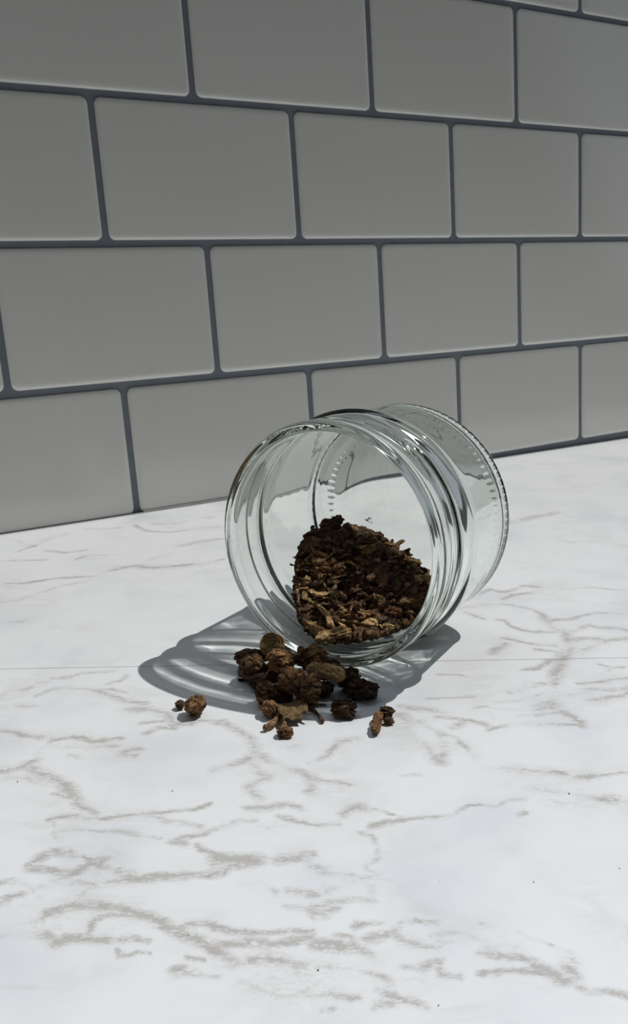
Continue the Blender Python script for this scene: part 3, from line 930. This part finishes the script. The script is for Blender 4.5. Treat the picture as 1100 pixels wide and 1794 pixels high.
# spilled pieces: shape, name, label, x y z (mm), size (mm), turn, tone
SPILL = [
('disc','root_slice','round sliced root with pale ringed cut face, leaning against the jar lip',-26.4,-215.8,8.04,6.8,6.1,6.1,-30,'sunlit_tan'),
('chunk','root_chunk','dark flattish root chunk at the back left edge of the spilled heap',-33.0,-212.6,4.16,9.5,5.3,5.3,-30,'dark'),
('chunk','root_chunk','big wrinkled brown root chunk at the left end of the spilled heap',-36.1,-220.5,3.80,8.7,7.6,7.6,-30,'brown'),
('chunk','root_chunk','lumpy brown root chunk just in front of the ringed root slice',-28.8,-226.4,7.30,8.0,7.6,7.6,-30,'brown'),
('chunk','root_chunk','small knobbly root chunk tucked in the middle left of the spill',-32.4,-226.9,3.09,4.6,4.2,4.2,-30,'brown'),
('chunk','root_chunk','small blackish root chunk at the lower left of the spilled heap',-37.0,-226.5,2.28,5.7,4.6,4.6,-30,'dark'),
('flake','root_flake','thin dark flake lying flat left of the spilled heap',-38.9,-219.1,0.40,4.2,1.8,0.8,-30,'dark'),
('chunk','root_chunk','brown root chunk above the square stub at the near left of the spill',-39.5,-237.0,3.42,6.5,6.8,6.8,-30,'brown'),
('chunk','root_chunk','squarish brown root stub at the near left corner of the spill',-42.4,-244.1,2.38,4.9,4.8,4.8,-30,'brown'),
('chunk','root_chunk','dark root chunk in the near centre of the spill',-34.7,-238.7,2.66,5.3,5.3,5.3,-30,'dark'),
('chunk','root_chunk','brown folded root chunk in the centre of the spilled heap',-31.1,-239.1,6.80,8.4,7.6,7.6,-30,'brown'),
('chunk','root_chunk','curly ridged root chunk against the jar lip, top of the spill',-19.9,-230.2,7.61,9.9,7.2,7.2,-30,'brown'),
('log','root_log','tan oblong root piece lying across the right of the spilled heap',-19.8,-240.2,6.47,10.7,4.9,4.9,-60,'tan'),
('chunk','root_chunk','largest wrinkled root chunk, standing at the near middle of the spill',-28.7,-242.7,4.75,8.4,9.5,9.5,-30,'brown'),
('chunk','root_chunk','dark root chunk under the tan oblong root piece',-21.4,-242.1,2.28,4.9,4.6,4.6,-30,'dark'),
('chunk','root_chunk','blackish root chunk by the lip, behind the tan oblong root',-11.4,-231.0,3.28,5.7,4.6,4.6,-30,'dark'),
('chunk','root_chunk','small reddish brown chunk right of the tan oblong root',-12.9,-236.4,3.28,4.6,4.6,4.6,-30,'red'),
('chunk','root_chunk','dark rough root chunk between the jar lip and the rightmost heap piece',-12.7,-243.1,4.04,6.8,6.1,6.1,-20,'dark'),
('chunk','root_chunk','large dark smooth-ended root at the right end of the spilled heap',-12.6,-249.6,3.04,9.5,6.1,6.1,-38,'dark'),
('chunk','root_chunk','lone round wrinkled chunk in the shadow in front of the heap',-23.0,-255.9,2.94,8.0,5.9,5.9,-30,'brown'),
('stick','root_stick','short dark stick lying at the shadow edge before the heap',-30.3,-252.1,0.76,9.1,1.5,1.5,-96,'dark'),
('stick','root_splinter','thin reddish splinter lying in the jar shadow before the heap',-28.5,-246.6,0.38,8.0,0.8,0.8,-16,'red'),
('stick','root_splinter','shorter reddish splinter poking out under the largest spilled chunk',-29.2,-245.4,0.98,6.2,0.8,0.8,-40,'red'),
('flake','root_flake','crinkled olive tan flake at the near edge of the spill',-37.3,-248.9,3.02,9.1,9.7,3.0,-10,'olive'),
('stick','root_stick','tan flared stub pointing left at the very front of the spill',-43.9,-250.0,1.24,8.7,2.5,2.5,28,'tan'),
('hook','root_stick','bent tan root stub at the front of the spill, knob foremost',-42.1,-252.3,1.43,11.0,2.9,2.9,-108,'tan'),
('chunk','root_chunk','frontmost small brown knob of the spill, on sunlit marble',-44.0,-257.0,1.71,4.9,3.4,3.4,-30,'brown'),
('chunk','root_chunk','lone round root nodule on sunlit marble, far left of the spill',-61.5,-231.7,3.23,6.8,6.5,6.5,-30,'brown'),
('chunk','root_crumb','tiny dark crumb beside the lone nodule, leftmost piece on the marble',-64.2,-225.5,1.52,3.0,3.0,3.0,-30,'dark'),
('log','root_log','small upright-lying brown root log right of the spill, sunlit',-18.3,-266.8,1.61,10.4,3.2,3.2,46,'brown'),
('chunk','root_chunk','small curled root piece behind the nut-like one, right of the spill',-12.2,-263.1,1.71,5.3,3.4,3.4,-30,'brown'),
('chunk','root_chunk','small smooth nut-like root bit, rightmost piece on the marble',-14.2,-267.1,1.14,3.4,2.3,2.3,-30,'brown'),
('chunk','root_crumb','little dark crumb perched on top of the spill at the lip',-19.9,-224.2,8.52,2.7,3.0,3.0,-30,'dark'),
('chunk','root_chunk','dark root wedge between ringed slice and jar lip',-21.0,-215.5,4.47,3.4,4.9,4.9,-30,'dark'),
]
for i, (k, nm, lab, x, y, z, w, d, h, rz, tone) in enumerate(SPILL):
    sd = 11 + i * 7
    VF = {'chunk': lambda: shape_chunk(sd, 5), 'log': lambda: shape_log(sd, 34, 34), 'stick': lambda: shape_stick(sd, 22, 12),
          'hook': lambda: shape_hook(sd), 'flake': lambda: shape_flake(sd), 'disc': lambda: shape_disc(sd)}[k]()
    g = (1.26 if k in ('chunk', 'disc', 'log') else 1.05) if i < 19 else 1.06
    z += (g - 1) * h / 2
    me = root_mesh(nm, VF, (w * g, d * g, h * g), tone)
    if k == 'chunk':                                      # sits on a flattened side
        low = -0.40 * h * g * MM
        for v in me.vertices:
            if v.co.z < low: v.co.z = low + (v.co.z - low) * 0.05
        z -= 0.095 * h * g
    add_root(nm, me, (x * MM, y * MM, z * MM + 0.0001), (0, 0, math.radians(rz)), lab, 'root pieces spilled in front of the jar')

# the heap inside the jar
def jar_point(t, s, z):
    return JC + JA * (t * MM) + JB * (s * MM) + JW * (z * MM)
HT = [(4.5, -12), (12, -8.5), (19, -7), (25, -10.5), (31, -16.5), (38, -22.5), (46, -28), (54, -32.8), (63, -36.8)]
def heap_z(t, s):
    z = np.interp(t, [a for a, b in HT], [b for a, b in HT])
    k = 0.0135 * (1 - 0.55 * max(0, (t - 34) / 28.0))
    return z - k * (s - 18.0) ** 2
def inner_r(t):
    return np.interp(t, [4.2, 6, 9, 30, 41, 46, 64], [33, 36.6, 38.6, 39.1, 38.7, 38.1, 37.4])
def floor_z(t, s, m=0.0):
    r = inner_r(t) - m
    return -math.sqrt(max(r * r - s * s, 0.0))

rng = random.Random(42)
# each distinct piece of the heap: shape, name, label, t s lift size(w d h) rotation tone
SPECIAL = [
('chunk','root_chunk','large dark wrinkled root chunk at the very top of the heap in the jar',19.6,24.3,-6.6,8.7,6.8,7.2,(0, 0, -30),'dark'),
('chunk','root_chunk','small blackish knob jutting out left of the top chunk in the jar',22.4,32.2,-11.0,4.9,3.8,3.8,(0, 0, -30),'dark'),
('chunk','root_chunk','dark knob behind the crest of the heap in the jar',20.0,20.6,-3.1,5.3,4.2,4.2,(0, 0, -30),'dark'),
('stick','root_stick','thin pale stick lying across the top chunk of the heap',19.8,20.6,-7.5,5.5,0.9,0.9,(0, -8, -11),'pale'),
('flake','root_flake','whitish pale flake near the top right of the heap in the jar',19.4,11.3,-7.4,5.7,3.8,2.7,(0, 1, -113),'pale'),
('flake','root_flake','curled rust-brown flake on the right slope of the heap in the jar',28.4,-3.4,-19.6,8.4,6.5,3.4,(0, 45, -97),'red'),
('disc','root_slice','flat dark root slice on the right of the heap, below the crest',26.4,0.8,-15.4,5.7,4.6,3.8,(0, 0, -30),'dark'),
('hook','root_stick','thin curved stem arching out at the left edge of the heap',32.8,30.5,-20.0,11.4,1.3,1.1,(0, -7, -76),'dark'),
('chunk','root_chunk','tan knob at the left edge of the heap halfway down',39.2,22.3,-22.8,4.2,4.2,4.2,(0, 0, -30),'tan'),
('stick','root_stick','tan stem standing upright at the left edge of the heap in the jar',47.4,20.8,-28.7,10.3,1.3,1.3,(0, 22, -116),'tan'),
('hook','root_stick','gnarled tan forked root on the lower slope of the heap in the jar',49.0,9.6,-29.9,14.4,3.4,3.4,(0, 21, -92),'tan'),
('stick','root_stick','long pale tan root lying level near the jar mouth',46.0,-2.0,-31.9,10.1,2.1,2.1,(0, 8, -34),'tan'),
('stick','root_stick','slanting brown twig on the lower right slope of the heap',38.4,-5.4,-29.4,11.5,1.5,1.5,(0, -16, 5),'brown'),
('chunk','root_chunk','rusty folded root chunk at the lower right of the heap',34.2,-11.3,-29.8,6.1,4.9,4.9,(0, 0, -30),'red'),
('log','root_log','large ridged oblong root resting on the jar lip at the heap foot',55.2,1.6,-34.5,13.3,5.3,5.3,(0, -8, -8),'tan'),
('log','root_log','rough tan root piece behind the oblong root at the jar mouth',55.4,9.9,-33.3,12.0,3.4,3.4,(0, 17, -89),'tan'),
('chunk','root_chunk','small tan curled chunk at the right foot of the heap near the mouth',39.6,-11.2,-33.4,6.5,3.4,3.4,(0, 0, -30),'tan'),
('flake','root_flake','pale thin sliver standing up in the middle of the heap',39.8,10.4,-24.2,6.9,1.9,1.9,(0, -33, 38),'pale'),
('flake','root_flake','pale tan flake in the lower middle of the heap in the jar',44.2,4.7,-28.3,6.4,3.8,2.7,(0, 30, -103),'tan'),
('chunk','root_chunk','dull olive lump on the left shoulder of the heap in the jar',32.6,21.4,-17.3,4.9,3.8,3.8,(0, 0, -30),'olive'),
]
taken = []
for i, (k, nm, lab, t, s, z, w, d, h, rot, tone) in enumerate(SPECIAL):
    sd = 501 + i * 3
    VF = {'chunk': lambda: shape_chunk(sd, 4), 'log': lambda: shape_log(sd, 30, 28), 'stick': lambda: shape_stick(sd, bend=0.3),
          'hook': lambda: shape_hook(sd), 'flake': lambda: shape_flake(sd), 'disc': lambda: shape_disc(sd)}[k]()
    add_root(nm, root_mesh(nm, VF, (w, d, h), tone), jar_point(t, s, z), tuple(math.radians(a) for a in rot), lab, 'root pieces heaped inside the jar')
    taken.append((t, s, max(w, d) * 0.30))

protos = {}
def proto(kind, v, tone):
    key = (kind, v, tone)
    if key not in protos:
        sd = 900 + v * 13
        if kind == 'chunk': protos[key] = root_mesh('root_chunk', shape_chunk(sd, 4, 1.2), (4.6 + (v % 3) * 0.8, 3.6 + (v % 2) * 0.6, 3.2), tone)
        elif kind == 'stick': protos[key] = root_mesh('root_stick', shape_stick(sd, 12, 7, 0.35, 0.5), (7.0 + v % 4, 1.7 + 0.3 * (v % 3), 1.6), tone)
        else: protos[key] = root_mesh('root_flake', shape_flake(sd, 10, 8), (5.0 + v % 3, 3.2, 1.5), tone)
    return protos[key]
WORD = {'brown': 'brown', 'dark': 'blackish brown', 'tan': 'tan', 'olive': 'olive tan', 'red': 'reddish brown'}
pts, tries = [], 0
while len(pts) < 245 and tries < 60000:
    tries += 1
    t, s = rng.uniform(7, 61.0), rng.uniform(-34, 37)
    z = heap_z(t, s)
    if z < floor_z(t, s, 1.6) + 0.6: continue
    if math.hypot(s, z) > inner_r(t) - 2.4: continue
    dmin = 2.15 if tries < 30000 else 1.7
    if any((t - a) ** 2 + (s - b) ** 2 + (z - c) ** 2 < dmin ** 2 for a, b, c in pts): continue
    if any((t - a) ** 2 + (s - b) ** 2 < r * r for a, b, r in taken): continue
    pts.append((t, s, z))
for (t, s, z) in pts:
    front = t > 41 or s > 22
    kind = rng.choices(('chunk', 'stick', 'flake'), (0.52, 0.27, 0.21) if not front else (0.38, 0.36, 0.26))[0]
    tone = rng.choices(('brown', 'dark', 'tan', 'olive', 'red'), (0.42, 0.40, 0.08, 0.05, 0.05) if not front else (0.50, 0.15, 0.20, 0.08, 0.07))[0]
    me = proto(kind, rng.randrange(6), tone)
    # lie roughly along the slope of the heap
    rx, ry = rng.uniform(-0.6, 0.6), rng.uniform(-0.6, 0.6)
    sc = rng.choice((rng.uniform(0.75, 1.15), rng.uniform(1.0, 1.65)))
    lim = (inner_r(t) - math.hypot(s, z)) / (3.6 if kind != 'stick' else 4.4)
    sc = max(min(sc, lim), 0.45)
    zone = ('at the back, by the crest of the heap' if t < 21 else 'at the foot of the heap by the jar mouth' if t > 51 else
            'on the left edge of the heap by the glass' if s > 23 else 'on the dark right flank of the heap' if s < -6 else
            'in the upper middle of the heap' if t < 34 else 'in the lower middle of the heap')
    size = 'tiny' if sc < 0.75 else 'small' if sc < 1.2 else 'larger'
    lab = '%s %s root %s %s' % (size, WORD[tone], kind, zone)
    o = add_root('root_' + kind, me, jar_point(t, s, z - 0.2), (rx, ry, rng.uniform(0, 6.28)), lab, 'root pieces heaped inside the jar')
    o.scale = (sc, sc, sc)

# the fine broken roots that fill the heap under the larger pieces
CV, CF = [], []
bV, bF = ICO[3] if False else ico(2)
nfill = 0
for _ in range(30000):
    if nfill >= 4200: break
    t, s = rng.uniform(6, 62), rng.uniform(-36, 37.5)
    top_z, fl = heap_z(t, s) - 0.9, floor_z(t, s, 1.0)
    if top_z < fl: continue
    z = max(top_z - abs(rng.gauss(0, 4.5)), fl)
    r = rng.uniform(0.9, 2.3)
    if math.hypot(s, z) > inner_r(t) - r * 1.15: 
        f = (inner_r(t) - r * 1.15) / math.hypot(s, z)
        s *= f; z *= f
    if t - r < 5.4: t = 5.4 + r
    c = jar_point(t, s, z)
    off = Vector((rng.uniform(-99, 99), rng.uniform(-99, 99), 0))
    e = [rng.uniform(0.6, 1.3) for _ in range(3)]
    b = len(CV)
    for p in bV:
        q = p * (1 + 0.55 * noise.noise(p * 1.9 + off))
        q = Vector((q.x * e[0], q.y * e[1], q.z * e[2])) * (r * MM * 0.85)
        CV.append(c + q)
    CF.extend(tuple(b + i for i in f) for f in bF)
    nfill += 1
fill = mesh_obj('root_crumbs', CV, CF, ROOT['brown'])
fill.cycles.is_caustics_receiver = True
tag(fill, 'fine dark broken root crumbs filling the heap inside the jar', 'dried root', None, 'stuff')

# specks of root dust on the counter
spk = root_mesh('dust_speck', shape_chunk(77, 3), (0.42, 0.32, 0.22), 'dark')
for i, (x, y, sc) in enumerate(((-82.3, -265.5, .9), (5.2, -320, 1.1), (-26.3, -339.4, .7), (-44, -328.6, .5), (-116.4, -240, .9), (-97.8, -314.5, .6), (-79.7, -336, 1.0), (-45.4, -272.9, .7), (-6.6, -346.1, .7), (-64.8, -354.4, .7))):
    o = add_root('dust_speck', spk, (x * MM, y * MM, 0.00011 * sc + 0.00003), (0, 0, i * 1.3), 'tiny dark speck of root dust lying on the sunlit marble', 'dust specks on the countertop', 'speck')
    o.scale = (sc, sc, sc)

# ------------------------------------------------------------------ into scene units
for me in bpy.data.meshes:
    me.transform(Matrix.Scale(K, 4))
    me.update()
for o in scene.objects:
    if o.type in ('MESH', 'EMPTY'):
        o.location = o.location * K
